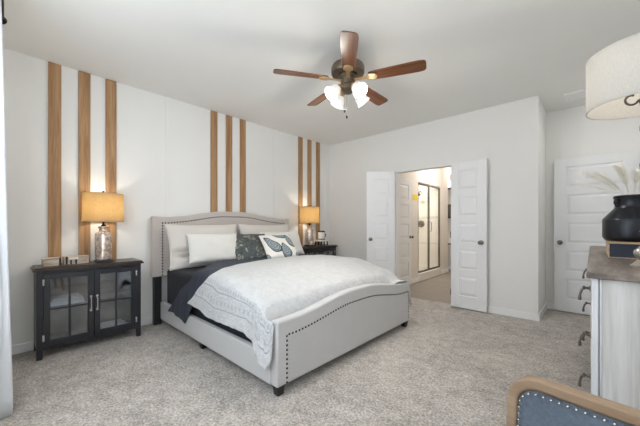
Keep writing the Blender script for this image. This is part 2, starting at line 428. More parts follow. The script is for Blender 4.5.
struct(B().box(BX, BX+.014, 5.47, SY0, 0, BH).box(BX, BX+.014, SY1, 7.514, 0, BH).box(.4, 3.2, 7.986, 8.0, 0, BH), 'baseboard_bath', 'trim', bevel=.004)

# ------------------------------------------------------------------ doors
def knob(parent, x, z, y, sgn):
    m = Matrix.Translation((x, y, z)) @ Matrix.Rotation(R(90)*sgn, 4, 'X')
    return B().lathe([(0,0),(.031,0),(.031,.006),(.012,.012),(.011,.034),(.022,.040),(.028,.052),(.026,.064),(.014,.071),(0,.072)], n=20, m=m)\
        .build('door_knob', 'nickel_dark', parent)
def door_leaf(name, label, w, h, th, loc, rz, knob_faces=(-1, 1), st=.105):
    """hinge at local x=0; faces at y=-th/2 and +th/2; five equal moulded panels"""
    r = thing(name, label, 'door', loc, rz, kind='structure')
    b = B(); rail = .10; bot = .17
    n = 5; ph = (h-bot-.115-(n-1)*rail)/n
    b.box(0, st, -th/2, th/2, 0, h); b.box(w-st, w, -th/2, th/2, 0, h)
    b.box(st, w-st, -th/2, th/2, 0, bot); b.box(st, w-st, -th/2, th/2, h-.115, h)
    for k in range(n-1):
        z = bot+(k+1)*ph+k*rail; b.box(st, w-st, -th/2, th/2, z, z+rail)
    b.box(st-.01, w-st+.01, -th/2+.013, th/2-.013, bot-.01, h-.1)
    for k in range(n):
        z0 = bot+k*(ph+rail); z1 = z0+ph
        for sg in (-1, 1):
            ins = .028; yo = sg*(th/2-.013); yi = sg*(th/2-.003)
            o = [(st+.012, z0+.012), (w-st-.012, z0+.012), (w-st-.012, z1-.012), (st+.012, z1-.012)]
            q = [(st+ins+.012, z0+ins+.012), (w-st-ins-.012, z0+ins+.012), (w-st-ins-.012, z1-ins-.012), (st+ins+.012, z1-ins-.012)]
            A = [b.bm.verts.new((x, yo, z)) for x, z in o]; C = [b.bm.verts.new((x, yi, z)) for x, z in q]
            b.bm.faces.new(C)
            for i in range(4): b.bm.faces.new([A[i], A[(i+1) % 4], C[(i+1) % 4], C[i]])
    b.build('panel_slab', 'doorpaint', r, bevel=.002, smooth=0)
    for sg in knob_faces: knob(r, w-.062, .92, sg*th/2, -1 if sg > 0 else 1)
    hb = B()
    for z in (.2, h/2, h-.2): hb.tube([(-.004, -th/2-.003, z-.045), (-.004, -th/2-.003, z+.045)], .006, 8)
    hb.build('hinge', 'nickel_dark', r)
    return r
th = .035
# right leaf swung back nearly flat against the back wall, left leaf open at an angle
door_leaf('door_1', 'white five panel door leaf swung open to the right of the doorway', .46, 2.03, th, (OX1+.004, WY-.055, .015), R(-3), (1, -1))
a = R(180+40)
door_leaf('door_2', 'white five panel door leaf swung open to the left of the doorway behind the bed', .46, 2.03, th, (OX0-.004, WY-.045, .015), a, (1, -1))
door_leaf('door_3', 'wide white five panel door in the alcove behind the dresser', .79, 2.045, th, (4.238, AY-.045, .012), R(180), (1,), st=.13)
door_leaf('door_4', 'white panelled door seen through the open doorway', .68, 2.03, .03, (BX+.018, 4.76, .012), R(90), (-1,), st=.12)
# door-lined jamb of the opening
struct(B().box(OX0-.001, OX0+.012, WY-.003, WY+.123, 0, OH).box(OX1-.012, OX1+.001, WY-.003, WY+.123, 0, OH).box(OX0, OX1, WY-.003, WY+.123, OH-.012, OH+.001),
       'trim_5', 'trim', bevel=.002)

# ------------------------------------------------------------------ wood strips on the bed wall
pos = ['behind the left black cabinet', 'above the bed headboard', 'behind the right nightstand']
side = ['left', 'middle', 'right']
for k, y0 in enumerate((.289, 1.924, 3.559)):
    for j in range(3):
        z0 = BH if k != 1 else BH
        o = B().box(.001, .02, 0, .0958, 0, H-.006-z0).build('wood_strip', 'strip', loc=(0, y0+.2271*j, z0), bevel=.002)
        tag(o, '%s oak wall strip of the three rising %s' % (side[j], pos[k]), 'wall strip', 'oak strips on the bed wall')

# ------------------------------------------------------------------ glass-door cabinets (nightstands)
def cabinet(label, loc):
    r = thing('glass_cabinet', label, 'cabinet', loc, group='black nightstand cabinets')
    L = .795; D = .33; z0, z1 = .085, .765                   # local: y 0..L along the wall, x 0..D out of it
    b = B(); tk = .018
    b.box(0, tk, 0, L, z0, z1).box(tk, D-.02, 0, tk, z0, z1).box(tk, D-.02, L-tk, L, z0, z1).box(tk, D-.02, tk, L-tk, z0, z0+.03).box(tk, D-.02, tk, L-tk, z1-.02, z1)
    b.box(D-.02, D, 0, .042, z0, z1).box(D-.02, D, L-.042, L, z0, z1).box(D-.02, D, .042, L-.042, z0, .112).box(D-.02, D, .042, L-.042, .742, z1)
    b.build('carcass', 'black', r, bevel=.002)
    B().box(-.005, D+.025, -.022, L+.022, .765, .782).box(-.002, D+.015, -.012, L+.012, .782, .795).build('top', 'blacktop', r, bevel=.004)
    B().box(tk, D-.05, tk, L-tk, .425, .440).build('shelf', 'black', r, bevel=.001)
    for x in (0, D-.038):
        for y in (0, L-.038): B().prism([(x, y), (x+.038, y), (x+.038, y+.038), (x, y+.038)], 'z', 0, z0+.001).build('leg', 'black', r, bevel=.003)
    dw = (L-.084-.006)/2
    for k in range(2):
        y0 = .042+.001+k*(dw+.004); y1 = y0+dw; a0, a1 = .115, .739; st = .046
        d = B().box(D-.012, D+.008, y0, y0+st, a0, a1).box(D-.012, D+.008, y1-st, y1, a0, a1).box(D-.012, D+.008, y0+st, y1-st, a0, a0+st).box(D-.012, D+.008, y0+st, y1-st, a1-st, a1)\
            .build('cabinet_door', 'black', r, bevel=.002)
        ym = (y0+y1)/2; zm = (a0+a1)/2
        B().box(D-.006, D+.006, ym-.008, ym+.008, a0+st, a1-st).box(D-.006, D+.0055, y0+st, y1-st, zm-.008, zm+.008).build('muntin', 'black', d, bevel=.002)
        B().box(D-.004, D-.001, y0+st-.004, y1-st+.004, a0+st-.004, a1-st+.004).build('glass_pane', 'cabglass', d, smooth=0)
        yh = y1-.022 if k == 0 else y0+.022
        B().box(D+.009, D+.012, yh-.009, yh+.009, zm+.045, zm+.075).box(D+.009, D+.012, yh-.009, yh+.009, zm-.075, zm-.045)\
            .tube([(D+.011, yh, zm+.058), (D+.032, yh, zm+.056), (D+.032, yh, zm-.056), (D+.011, yh, zm-.058)], .006, 10).build('pull_handle', 'chrome', d, bevel=.001)
        yo = y0+.001 if k == 0 else y1-.001
        for z in (a0+.07, a1-.07): B().box(D+.0005, D+.011, yo-.008, yo+.008, z-.028, z+.028).build('hinge', 'chrome', d, bevel=.003)
    return r
cab = cabinet('black two door glass front cabinet standing left of the bed', (.012, .19, 0))
cab2 = copy_tree(cab); cab2.location = (.012, 3.405, 0); cab2['label'] = 'black cabinet right of the bed with only its dark top showing'
# what stands inside the left cabinet
for i, (y, z, dy, dz, dx, m, lb) in enumerate((
        (.275, .4405, .25, .022, .19, 'paper', 'white book lying at the bottom of the pile on the cabinet shelf'),
        (.285, .463, .235, .020, .18, 'paper', 'white book lying in the middle of the pile on the cabinet shelf'),
        (.300, .4835, .20, .018, .16, 'paper', 'smaller white book on top of the pile on the cabinet shelf'),
        (.64, .1155, .25, .024, .19, 'tan_paper', 'tan book lying on the cabinet floor behind the right door'),
        (.66, .140, .20, .020, .17, 'paper', 'white book lying on the tan book behind the right cabinet door'))):
    r = thing('book', lb, 'book', (.11, y, z), group='books in the glass cabinet')
    B().box(0, dx, 0, dy, 0, .003).box(0, dx, 0, dy, dz-.003, dz).box(0, .004, 0, dy, .003, dz-.003).build('cover', m, r, bevel=.001)
    B().box(.004, dx-.004, .004, dy-.004, .003, dz-.003).build('page_block', 'paper', r, smooth=0)

# wooden boxes on the left cabinet
def wbox(label, loc, lx, ly, lz, plate):
    r = thing('wooden_box', label, 'box', loc, group='whitewashed boxes on the left cabinet')
    B().box(0, lx, 0, ly, 0, lz-.018).build('body', 'ringwood', r, bevel=.003)
    B().box(-.002, lx+.002, -.002, ly+.002, lz-.016, lz).build('lid', 'ringwood', r, bevel=.003)
    if not plate:
        B().box(lx, lx+.004, ly-.013, ly-.001, 0, lz+.002).build('metal_strap', 'blackmetal', r, bevel=.001)
    else:
        for q0, q1, zt in ((.012, .026, lz+.001), (.044, .056, lz-.028), (.082, .094, lz-.028)):
            B().box(lx, lx+.005, q0, q1, 0, zt).build('metal_strap', 'blackmetal', r, bevel=.001)
        B().box(lx+.002, lx+.009, .036, .104, lz-.03, lz-.010).build('label_plate', 'ceramic', r, bevel=.002)
    return r
wbox('small whitewashed wooden box at the left end of the cabinet top', (.13, .235, .795), .11, .125, .072, False)
wbox('whitewashed wooden box with a white plate beside the cabinet lamp', (.10, .385, .795), .10, .185, .074, True)

# ------------------------------------------------------------------ table lamps beside the bed
def bed_lamp(label, loc):
    r = thing('table_lamp', label, 'lamp', loc, group='mercury glass bedside lamps')
    B().box(-.068, .068, -.068, .068, 0, .022).build('base', 'black', r, bevel=.004)
    B().lathe([(0,.022),(.060,.022),(.069,.032),(.071,.06),(.071,.27),(.066,.292),(.046,.305),(.037,.315),(.036,.335),(.046,.345),(.047,.356),(.036,.362),(0,.363)], n=36).build('glass_body', 'mercury', r)
    B().tube([(0,0,.36),(0,0,.44)], .012, 14).tube([(0,0,.36),(0,0,.375)], .02, 16).build('socket', 'blackmetal', r)
    B().sphere((0,0,.475), .033, (1,1,1.15)).build('bulb', 'bulb', r)
    pts = [(0, .022*0+.05*math.sin(PI*i/12)*(1 if i else 0), .40+.295*i/12) for i in range(13)]
    B().tube([(0, .055*math.sin(PI*i/16), .41+.283*i/16) for i in range(17)], .0025, 6).tube([(0, -.055*math.sin(PI*i/16), .41+.283*i/16) for i in range(17)], .0025, 6)\
        .tube([(-.166,0,.688),(.166,0,.688)], .002, 6).tube([(0,-.166,.688),(0,.166,.688)], .002, 6).build('harp', 'blackmetal', r)
    sh = B().lathe([(.173,.405),(.170,.688),(.167,.688),(.170,.405),(.173,.405)], n=56).build('lamp_shade', 'burlap', r)
    B().lathe([(.1738,.403),(.1738,.412),(.1695,.412),(.1695,.403),(.1738,.403)], n=56).build('hem', 'burlap', sh)
    B().lathe([(.1708,.682),(.1708,.690),(.1665,.690),(.1665,.682),(.1708,.682)], n=56).build('hem', 'burlap', sh)
    B().lathe([(0,.688),(.006,.688),(.006,.698),(.012,.706),(.010,.716),(0,.720)], n=14).build('finial', 'blackmetal', r)
    l = bpy.data.lights.new('lamp_bulb', 'POINT'); l.energy = 2.1; l.color = (1, .91, .77); l.shadow_soft_size = .035
    lo = bpy.data.objects.new('lamp_bulb', l); COL.objects.link(lo); lo.parent = r; lo.location = (0, 0, .555)
    return r
lampA = bed_lamp('lit burlap shade lamp with mercury glass body on the left black cabinet', (.19, .690, .795))
lampB = copy_tree(lampA); lampB.location = (.19, 3.655, .795); lampB['label'] = 'lit burlap shade lamp on the far cabinet right of the bed'

# riser and mug on the right cabinet
r = thing('riser_stand', 'tiny white topped riser on black legs beside the far lamp', 'stand', (.20, 3.95, .795))
B().box(-.09, .09, -.105, .105, .075, .105).build('tray', 'ceramic', r, bevel=.004)
for x in (-.07, .07):
    for y in (-.085, 0, .085): B().tube([(x, y, 0), (x, y, .076)], .011, 8).build('leg', 'blackmetal', r)
r = thing('mug', 'small white mug with black bands standing on the riser', 'mug', (.20, 3.95, .900))
B().lathe([(0,0),(.060,0),(.063,.006),(.063,.155),(.058,.155),(.057,.01),(0,.008)], n=28).build('body', 'ceramic', r)
B().lathe([(.0628,.135),(.066,.137),(.066,.158),(.0575,.158)], n=28).build('band', 'blackmetal', r)
B().lathe([(.0628,0.001),(.066,.002),(.066,.016),(.0628,.018)], n=28).build('band', 'blackmetal', r)
B().tube([(.02+.0*i, .060+.038*math.sin(PI*i/10), .035+.085*i/10) for i in range(11)], .008, 8).build('handle', 'blackmetal', r)

# ------------------------------------------------------------------ bed
bed = thing('bed', 'grey upholstered bed with camelback headboard and dark nailhead trim', 'bed', (1.15, 2.21, 0))
BL = Vector((-1.15, -2.21, 0))
def bpart(b, name, mat, parent=bed, **k): return b.xf(Matrix.Translation(BL)).build(name, mat, parent, **k)
HY0, HY1 = 1.17, 3.25
def head_top(y):
    t = abs((y-2.21)/1.04); t = min(1, t)
    return 1.272+.082*(1-sstep(.12, .80, t))-.008*sstep(.72, .86, t)*(1-sstep(.9, 1, t))
N = 60
poly = [(HY0, .56)]+[(HY0+(HY1-HY0)*i/N, head_top(HY0+(HY1-HY0)*i/N)) for i in range(N+1)]+[(HY1, .56)]
bpart(B().prism(poly, 'x', .03, .115), 'headboard', 'linen', bevel=.014, seg=3, smooth=50)
# raised border roll outside the nail line
def nails(pts, b, r=.0075, axis=Vector((1,0,0)), step=.024):
    acc = 0; last = pts[0]; out = [pts[0]]
    for p, q in zip(pts, pts[1:]):
        d = (Vector(q)-Vector(p)).length; t = step-acc
        while t <= d:
            out.append(tuple(Vector(p)+(Vector(q)-Vector(p))*t/d)); t += step
        acc = d-(t-step)
    rot = Vector((0,0,1)).rotation_difference(axis).to_matrix().to_4x4()
    for p in out:
        b.lathe([(r, -.002), (r*.85, .003), (r*.5, .0055), (0, .0065)], n=8, m=Matrix.Translation(p) @ rot)
    return b
nl = [(.117, HY0+.105, .60)]+[(.117, HY0+.105, .60+.59*i/10) for i in range(1, 11)]
ny0, ny1 = HY0+.105, HY1-.105
nl = [(.115, ny0, .58), (.115, ny0, head_top(ny0)-.072)]+[(.115, ny0+(ny1-ny0)*i/40, head_top(ny0+(ny1-ny0)*i/40)-.072) for i in range(1, 41)]+[(.115, ny1, .58)]
bpart(nails(nl, B(), .0105, step=.034), 'nailhead_trim', 'nail', smooth=60)
for y in (HY0+.02, HY1-.10): bpart(B().box(.04, .105, y, y+.08, 0, .565), 'headboard_post', 'leg', bevel=.004)
# footboard
FX0, FX1, FYA, FYB = 2.205, 2.282, 1.25, 3.19
def foot_top(y):
    t = min(1, abs((y-2.22)/.97))
    return .515+.083*(1-sstep(.10, .88, t))
poly = [(FYA, .066)]+[(FYA+(FYB-FYA)*i/N, foot_top(FYA+(FYB-FYA)*i/N)) for i in range(N+1)]+[(FYB, .066)]
bpart(B().prism(poly, 'x', FX0, FX1), 'footboard', 'foot_linen', bevel=.014, seg=3, smooth=50)
fn0, fn1 = FYA+.085, FYB-.03
fl = [(FX1, fn0, .08), (FX1, fn0, foot_top(fn0)-.105)]+[(FX1, fn0+(fn1-fn0)*i/40, foot_top(fn0+(fn1-fn0)*i/40)-.108) for i in range(1, 41)]+[(FX1, fn1, .08)]
bpart(nails(fl, B(), .0088, step=.032), 'nailhead_trim', 'nail', smooth=60)
for y in (1.25, 3.14): bpart(B().box(.116, FX0, y, y+.05, .062, .268), 'side_rail', 'foot_linen', bevel=.012, seg=3)
for x, y in ((2.21, 1.262), (2.21, 3.112), (1.09, 1.262), (1.09, 3.112)):
    b = B(); b.prism([(x, y), (x+.064, y), (x+.064, y+.064), (x, y+.064)], 'z', 0, .068)
    for v in b.bm.verts:
        if v.co.z < .01: v.co.x += (x+.032-v.co.x)*.22; v.co.y += (y+.032-v.co.y)*.22
    bpart(b, 'leg', 'leg', bevel=.004)
bpart(B().box(.116, FX0, 1.30, 3.14, .17, .20), 'slat_deck', 'leg', smooth=0)

# mattress with navy fitted sheet
m = thing('mattress', 'mattress in a dark navy fitted sheet lying on the bed frame', 'mattress', (1.15, 2.21, .2005))
b = B().prism([(-1.03, 0), (.95, 0), (.95, .27), (.88, .31), (.35, .455), (-1.03, .455)], 'y', -.90, .90)
b.build('fitted_sheet', 'navy', m, bevel=.05, seg=4, smooth=60)

# draped bedding, built across the bed from the near hem to the far hem
ZT = .705
def csec(s, off):
    """arclength s -> (y, z, outward normal) of the bed cross-section"""
    zt = ZT+off; r = .075+off; yn, yf = 1.285-off, 3.165+off
    d1 = zt-r-.18; a = r*PI/2; top = (yf-r)-(yn+r)
    if s < d1: 
        t = 1-s/d1; return (yn-.036*t**1.3-.0, .18+s, (-1, .12))
    s -= d1
    if s < a:
        th = s/r; return (yn+r-r*math.cos(th), zt-r+r*math.sin(th), (-math.cos(th), math.sin(th)))
    s -= a
    if s < top:
        t = s/top; return (yn+r+s, zt+.026*math.sin(PI*t)**.8, (0, 1))
    s -= top
    if s < a:
        th = s/r; return (yf-r+r*math.sin(th), zt-r+r*math.cos(th), (math.sin(th), math.cos(th)))
    s -= a
    return (yf+.07*min(1, s/.22)**1.3, zt-r-s, (1, .1))
def drape(name, mat, label, cat, off, x0f, x1f, hem, S_end, nx, ns, wr, solid, foot=None):
    P = []; UV = []
    for i in range(nx+1):
        a = i/nx; row = []; ur = []
        for j in range(ns+1):
            t = j/ns; s = hem(a)+(S_end-hem(a))*t
            x0, x1 = x0f(s), x1f(s); x = x0+(x1-x0)*a
            y, z, (ny, nz) = csec(s, off)
            nv = noise.noise(Vector((x*3.1, s*2.7, off*50)))*.6+noise.noise(Vector((x*8, s*7, 3+off*50)))*.3
            drop = 1-sstep(.40, .62, s)
            fold = math.sin(x*26+3*noise.noise(Vector((x*2, 0, off*90))))*.5+noise.noise(Vector((x*9, s*1.2, 5)))
            k = wr*(nv)+drop*wr*1.1*fold*(1-s/.7)
            if foot: k += drop*.022*math.sin(x*52+s*3)*sstep(1.9, 2.15, x)*(1-s/.7)
            if foot: dz = foot(x, y, s)
            else: dz = 0
            row.append((x, y+ny*abs(k)*1.0 if drop > .5 else y+ny*k, z+nz*k*(.3 if drop > .5 else 1)-dz)); ur.append((x, s-hem(a)))
        P.append(row); UV.append(ur)
    P = [[Vector(p)-Vector((1.1, 2.2, ZT)) for p in row] for row in P]
    o = B().grid(P, UV).build(name, mat, loc=(1.1, 2.2, ZT), smooth=80, solid=solid, sub=1)
    return tag(o, label, cat)
# s landmarks: hem z=.18 at s=0; top edge reached near s=.46..0.6
nav0 = lambda s: interp(s, [(0, .37), (.28, .64), (.46, .93), (.60, .95), (.80, .70), (1.02, .50), (1.3, .47), (3, .47)])
nav1 = lambda s: interp(s, [(0, .86), (.19, .98), (.46, 1.32), (.66, 1.42), (.9, 1.30), (1.3, 1.2), (3, 1.2)])
drape('blanket', 'navy_throw', 'dark slate blanket folded across the bed under the white coverlet', 'blanket', .016, nav0, nav1,
      lambda a: interp(a, [(0, .035), (.25, .05), (.55, .03), (.8, .02), (1, .0)]), 2.75, 26, 110, .009, .008)
cov0 = lambda s: interp(s, [(0, .72), (.19, .88), (.34, 1.06), (.50, 1.26), (.58, 1.30), (.72, 1.20), (.9, 1.13), (1.15, 1.08), (1.5, 1.0), (3, 1.0)])
cov1 = lambda s: interp(s, [(0, 2.262), (.30, 2.262), (.42, 2.19), (2.0, 2.19), (2.2, 2.27), (2.5, 2.285), (3, 2.285)])
def covfoot(x, y, s):
    roll = .17*(min(1, max(0, x-2.105)/.085))**2*(1-sstep(2.72, 2.95, y)) if s < 2.4 else 0
    d = .125*sstep(1.55, 2.2, x)
    d += .05*sstep(2.02, 2.2, x)*(1-sstep(.2, .8, 1-abs((y-2.2)/1.0)))
    d += .032*sstep(2.1, 2.21, x)*sstep(2.65, 2.9, y)
    return (d+roll)*sstep(.30, .62, s)
cover = drape('coverlet', 'coverlet', 'white textured coverlet with grey stitched bands draped over the bed foot', 'bedspread', .034, cov0, cov1,
      lambda a: interp(a, [(0, .215), (.18, .205), (.35, .168), (.55, .172), (.74, .175), (.82, .15), (.90, .05), (.965, .0), (1, .08)]), 2.72, 80, 130, .011, .012, covfoot)

# ------------------------------------------------------------------ pillows
def pillow(name, label, mat, w, h, t, loc, lean, yaw=0, roll=0, back=None, pinch=.05, crease=0, seed=0, piping=None, group=None):
    r = thing(name, label, 'pillow', group=group)
    W = Vector((math.sin(yaw), math.cos(yaw), 0)); Fw = Vector((math.cos(yaw), -math.sin(yaw), 0))
    Hh = Vector((0,0,1))*math.cos(lean)-Fw*math.sin(lean); Nn = W.cross(Hh)
    mat4 = Matrix((W, Hh, Nn)).transposed().to_4x4(); mat4.translation = Vector(loc)
    r.matrix_world = mat4 @ Matrix.Rotation(roll, 4, 'Z')
    nx, ny = 34, 26
    def pt(u, v, sg):
        x = u*w/2*(1-pinch*(1-v*v)*u*u); y = v*h/2*(1-pinch*1.2*(1-u*u)*v*v)
        z = sg*t/2*(max(0, 1-abs(u)**2.6)*max(0, 1-abs(v)**2.6))**.42
        k = noise.noise(Vector((u*2.3+seed*7, v*2.3, sg*2)))*.10*t+noise.noise(Vector((u*5+seed, v*5, sg)))*.04*t
        if crease:
            k -= crease*t*math.exp(-((v+.12-.15*u)/.07)**2)*sstep(.1, -.5, u)+crease*t*math.exp(-((v+.52+.1*u)/.08)**2)*sstep(.2, -.5, u)
        edge = (1-abs(u)**6)*(1-abs(v)**6)
        return (x, y, z+k*edge)
    for sg, mt, nm in ((1, mat, 'cover'), (-1, back or mat, 'backing')):
        P = []; UV = []
        for i in range(nx+1):
            u = math.sin((i/nx*2-1)*PI/2)
            P.append([pt(u, math.sin((j/ny*2-1)*PI/2), sg) for j in range(ny+1)])
            UV.append([(u*.5+.5, math.sin((j/ny*2-1)*PI/2)*.5+.5) for j in range(ny+1)])
        B().grid(P, UV).build(nm, mt, r, smooth=80)
    b = B(); loop = []
    for i in range(40): loop.append(pt(-1+2*i/40, -1, 1)[:2])
    for i in range(30): loop.append(pt(1, -1+2*i/30, 1)[:2])
    for i in range(40): loop.append(pt(1-2*i/40, 1, 1)[:2])
    for i in range(31): loop.append(pt(-1, 1-2*i/30, 1)[:2])
    b.tube([(x, y, 0) for x, y in loop], .006 if piping else .004, 6, cap=False).build('piping', piping or mat, r, smooth=80)
    return r
def lean_on(name, label, mat, w, h, t, mid, lean, yaw=0, roll=0, **k):
    '''mid = middle of the bottom edge'''
    fw = Vector((math.cos(yaw), -math.sin(yaw), 0)); hh = Vector((0,0,1))*math.cos(lean)-fw*math.sin(lean)
    return pillow(name, label, mat, w, h, t, Vector(mid)+hh*h/2, lean, yaw, roll, **k)
lean_on('pillow', 'large pale sham with folds leaning on the left half of the headboard', 'sham', .91, .53, .14, (.405, 1.705, .665), R(15), crease=.55, seed=1)
lean_on('pillow', 'large pale sham leaning on the right half of the headboard', 'sham', .90, .53, .14, (.405, 2.645, .665), R(15), seed=2)
lean_on('pillow', 'smooth white pillow in front beside the dark patterned cushion', 'pillow_white', .61, .36, .13, (.57, 1.72, .735), R(26), R(7), R(-1), seed=4)
lean_on('pillow', 'white pillow at the far right behind the leaf print cushion', 'pillow_white', .66, .37, .14, (.60, 2.76, .735), R(28), R(8), seed=5)
lean_on('cushion', 'dark green grey mottled cushion between the white pillow and leaf print', 'fern', .52, .46, .13, (.75, 2.175, .737), R(49), R(10), seed=6, piping='fern_edge', back='fern_edge')
lean_on('cushion', 'white cushion printed with large grey teardrop leaves', 'paisley', .46, .42, .13, (.935, 2.45, .737), R(47), R(13), seed=8, back='brown_back', piping='brown_back')
for o in COL.objects:
    if o.get('category') == 'pillow' and o.name.startswith('cushion'): o['category'] = 'cushion'

# ------------------------------------------------------------------ ceiling fan
FAN = (2.242, 2.078, H)
fan = thing('ceiling_fan', 'five blade walnut and bronze ceiling fan with four lit glass shades', 'ceiling fan', FAN, .7483)
# local axes: +x camera right, -y towards the camera
B().lathe([(0,0),(.068,0),(.070,-.02),(.060,-.06),(.032,-.075),(.022,-.08),(.022,-.16),(0,-.16)][::-1], n=40).build('canopy', 'bronze', fan)
B().lathe([(0,-.14),(.05,-.142),(.10,-.150),(.138,-.163),(.147,-.180),(.147,-.225),(.140,-.238),(.105,-.248),(0,-.25)][::-1], n=48).build('motor_housing', 'bronze', fan)
B().lathe([(0,-.24),(.085,-.243),(.09,-.262),(.066,-.285),(.060,-.33),(.070,-.345),(.066,-.38),(.04,-.40),(0,-.405)][::-1], n=40).build('switch_housing', 'bronze', fan)
BZ = -.285
fwd_a = -PI/2 - R(4.5)
for k in range(5):
    a = fwd_a+2*PI*k/5
    b = B(); P = []
    prof = [(.19, .047), (.24, .055), (.35, .060), (.5, .064), (.60, .066), (.640, .060), (.652, .048), (.656, .030)]
    top = [(x, y) for x, y in prof]+[(x, -y) for x, y in prof[::-1]]
    b.prism([(x, y) for x, y in top], 'z', -.0035, .0035)
    m = Matrix.Rotation(a, 4, 'Z') @ Matrix.Translation((0, 0, BZ)) @ Matrix.Rotation(R(-12), 4, 'X')
    bl = b.build('fan_blade', 'blade', fan, bevel=.002, seg=1)
    bl.matrix_local = m
    ib = B()
    ib.prism([(.06, .016), (.12, .013), (.165, .016), (.19, .042), (.245, .036), (.262, .012), (.262, -.012), (.245, -.036), (.19, -.042), (.165, -.016), (.12, -.013), (.06, -.016)], 'z', -.013, -.005)
    io = ib.build('blade_iron', 'brass', fan, bevel=.002); io.matrix_local = Matrix.Rotation(a, 4, 'Z') @ Matrix.Translation((0, 0, BZ)) @ Matrix.Rotation(R(-8), 4, 'X')
for k in range(4):
    a = -PI/2+R(30)+k*PI/2
    ca, sa = math.cos(a), math.sin(a)
    arm = B().tube([(ca*q, sa*q, z) for q, z in ((.05, -.35), (.070, -.350), (.085, -.356), (.092, -.366))], .009, 10).build('light_arm', 'brass', fan)
    tilt = Matrix.Translation((ca*.084, sa*.084, -.364)) @ Matrix.Rotation(a, 4, 'Z') @ Matrix.Rotation(R(-48), 4, 'Y')
    B().lathe([(.020,.012),(.026,.0),(.026,-.028),(.020,-.03)], n=20, m=tilt).build('fitter', 'brass', arm)
    shd = B().lathe([(.024,-.022),(.034,-.035),(.047,-.055),(.052,-.08),(.055,-.105),(.066,-.128),(.063,-.128),(.052,-.105),(.049,-.08),(.044,-.057),(.031,-.037),(.021,-.024)], n=32, m=tilt).build('glass_shade', 'tulip', arm)
    B().sphere((0,0,-.075), .026, (1,1,1.3), 14).xf(tilt).build('bulb', 'bulb', arm)
    l = bpy.data.lights.new('fan_bulb', 'SPOT'); l.energy = 7.2; l.color = (1, .96, .92); l.shadow_soft_size = .05; l.spot_size = R(165); l.spot_blend = .5
    lo = bpy.data.objects.new('fan_bulb', l); COL.objects.link(lo); lo.parent = fan; lo.matrix_local = tilt @ Matrix.Translation((0, 0, -.135))
    l = bpy.data.lights.new('fan_glow', 'POINT'); l.energy = 2.8; l.color = (1, .93, .84); l.shadow_soft_size = .05
    lo = bpy.data.objects.new('fan_glow', l); COL.objects.link(lo); lo.parent = fan; lo.matrix_local = tilt @ Matrix.Translation((0, 0, -.145))
for x, y, zl in ((-.030, -.02, -.555), (-.012, -.03, -.61)):
    c = B().tube([(x, y, -.395), (x, y, zl)], .0011, 6).build('pull_chain', 'nickel_dark', fan)
    B().lathe([(0,0),(.006,-.004),(.008,-.014),(.006,-.026),(0,-.03)][::-1], (x, y, zl), 10).build('chain_pendant', 'blackmetal', c)

# ceiling vent in the alcove
v = thing('ceiling_vent', 'white ceiling air vent near the alcove partly behind the lamp shade', 'vent', (3.78, 4.72, H))
B().box(-.2, .2, -.15, -.125, -.012, 0).box(-.2, .2, .125, .15, -.012, 0).box(-.2, -.175, -.125, .125, -.012, 0).box(.175, .2, -.125, .125, -.012, 0).build('frame', 'trim', v, bevel=.003)
b = B()
for i in range(9): b.box(-.175, .175, -.118+i*.027, -.104+i*.027, -.009, -.004)
b.build('louver', 'trim', v)

# ------------------------------------------------------------------ dresser
DX0, DX1, DY0, DY1, DZ = 3.832, 4.285, 1.70, 3.82, .97
d = thing('dresser', 'whitewashed plank dresser with weathered grey top and dark drop pulls', 'dresser', ((DX0+DX1)/2, (DY0+DY1)/2, 0))
DO = Matrix.Translation((-(DX0+DX1)/2, -(DY0+DY1)/2, 0))
def dp(b, name, mat, parent=None, **k): return b.xf(DO).build(name, mat, parent or d, **k)
b = B().box(DX0+.03, DX1-.02, DY0+.012, DY1-.012, .09, .945)
dp(b, 'carcass', 'dresser', smooth=0)
b = B()
for y in (DY0, DY1-.03):
    b.box(DX0, DX0+.020, y, y+.03, .03, .945)
b.box(DX0+.0235, DX0+.030, DY0+.004, DY0+.03, .03, .945)
for y in (DY0, DY1-.03):
    b.box(DX1-.042, DX1, y, y+.03, .03, .945)
b.box(DX0, DX0+.03, DY0+.03, DY1-.03, .06, .105).box(DX0, DX0+.03, DY0+.03, DY1-.03, .925, .945).box(DX0, DX0+.03, (DY0+DY1)/2-.02, (DY0+DY1)/2+.02, .105, .925)
b.box(DX0+.032, DX1-.044, DY0+.004, DY0+.012, .06, .10)
dp(b, 'face_frame', 'dresser_frame', bevel=.003)
dp(B().box(DX0-.018, DX1+.012, DY0-.02, DY1+.02, .945, DZ), 'top', 'dresser_top', bevel=.004)
for x in (DX0+.002, DX1-.052):
    for y in (DY0+.002, DY1-.052): dp(B().box(x, x+.05, y, y+.05, 0, .032), 'foot', 'dresser_frame', bevel=.003)
rows = ((.675, .915), (.415, .655), (.118, .395))
hz = (.822, .565, .338)
ym = (DY0+DY1)/2
for c, (y0, y1) in enumerate(((DY0+.036, ym-.026), (ym+.026, DY1-.036))):
    for (z0, z1), zc in zip(rows, hz):
        dr = dp(B().box(DX0-.004, DX0+.03, y0, y1, z0, z1), 'drawer', 'dresser', bevel=.004)
        yc = (2.19, 3.07)[c]; X = DX0-.004
        h = B().lathe([(0,0),(.018,0),(.018,.004),(.008,.008),(.006,.022),(.011,.026),(.011,.034),(0,.038)], n=14, m=Matrix.Translation((X, yc, zc)) @ Matrix.Rotation(R(-90), 4, 'Y'))
        h.tube([(X-.030, yc, zc+.002), (X-.040, yc, zc-.016), (X-.046, yc, zc-.040), (X-.047, yc, zc-.058)], [.005, .006, .0055, .008], 8)
        h.sphere((X-.047, yc, zc-.063), .009, n=10)
        dp(h, 'drop_pull', 'oldmetal', dr) if False else h.xf(DO).build('drop_pull', 'oldmetal', dr)

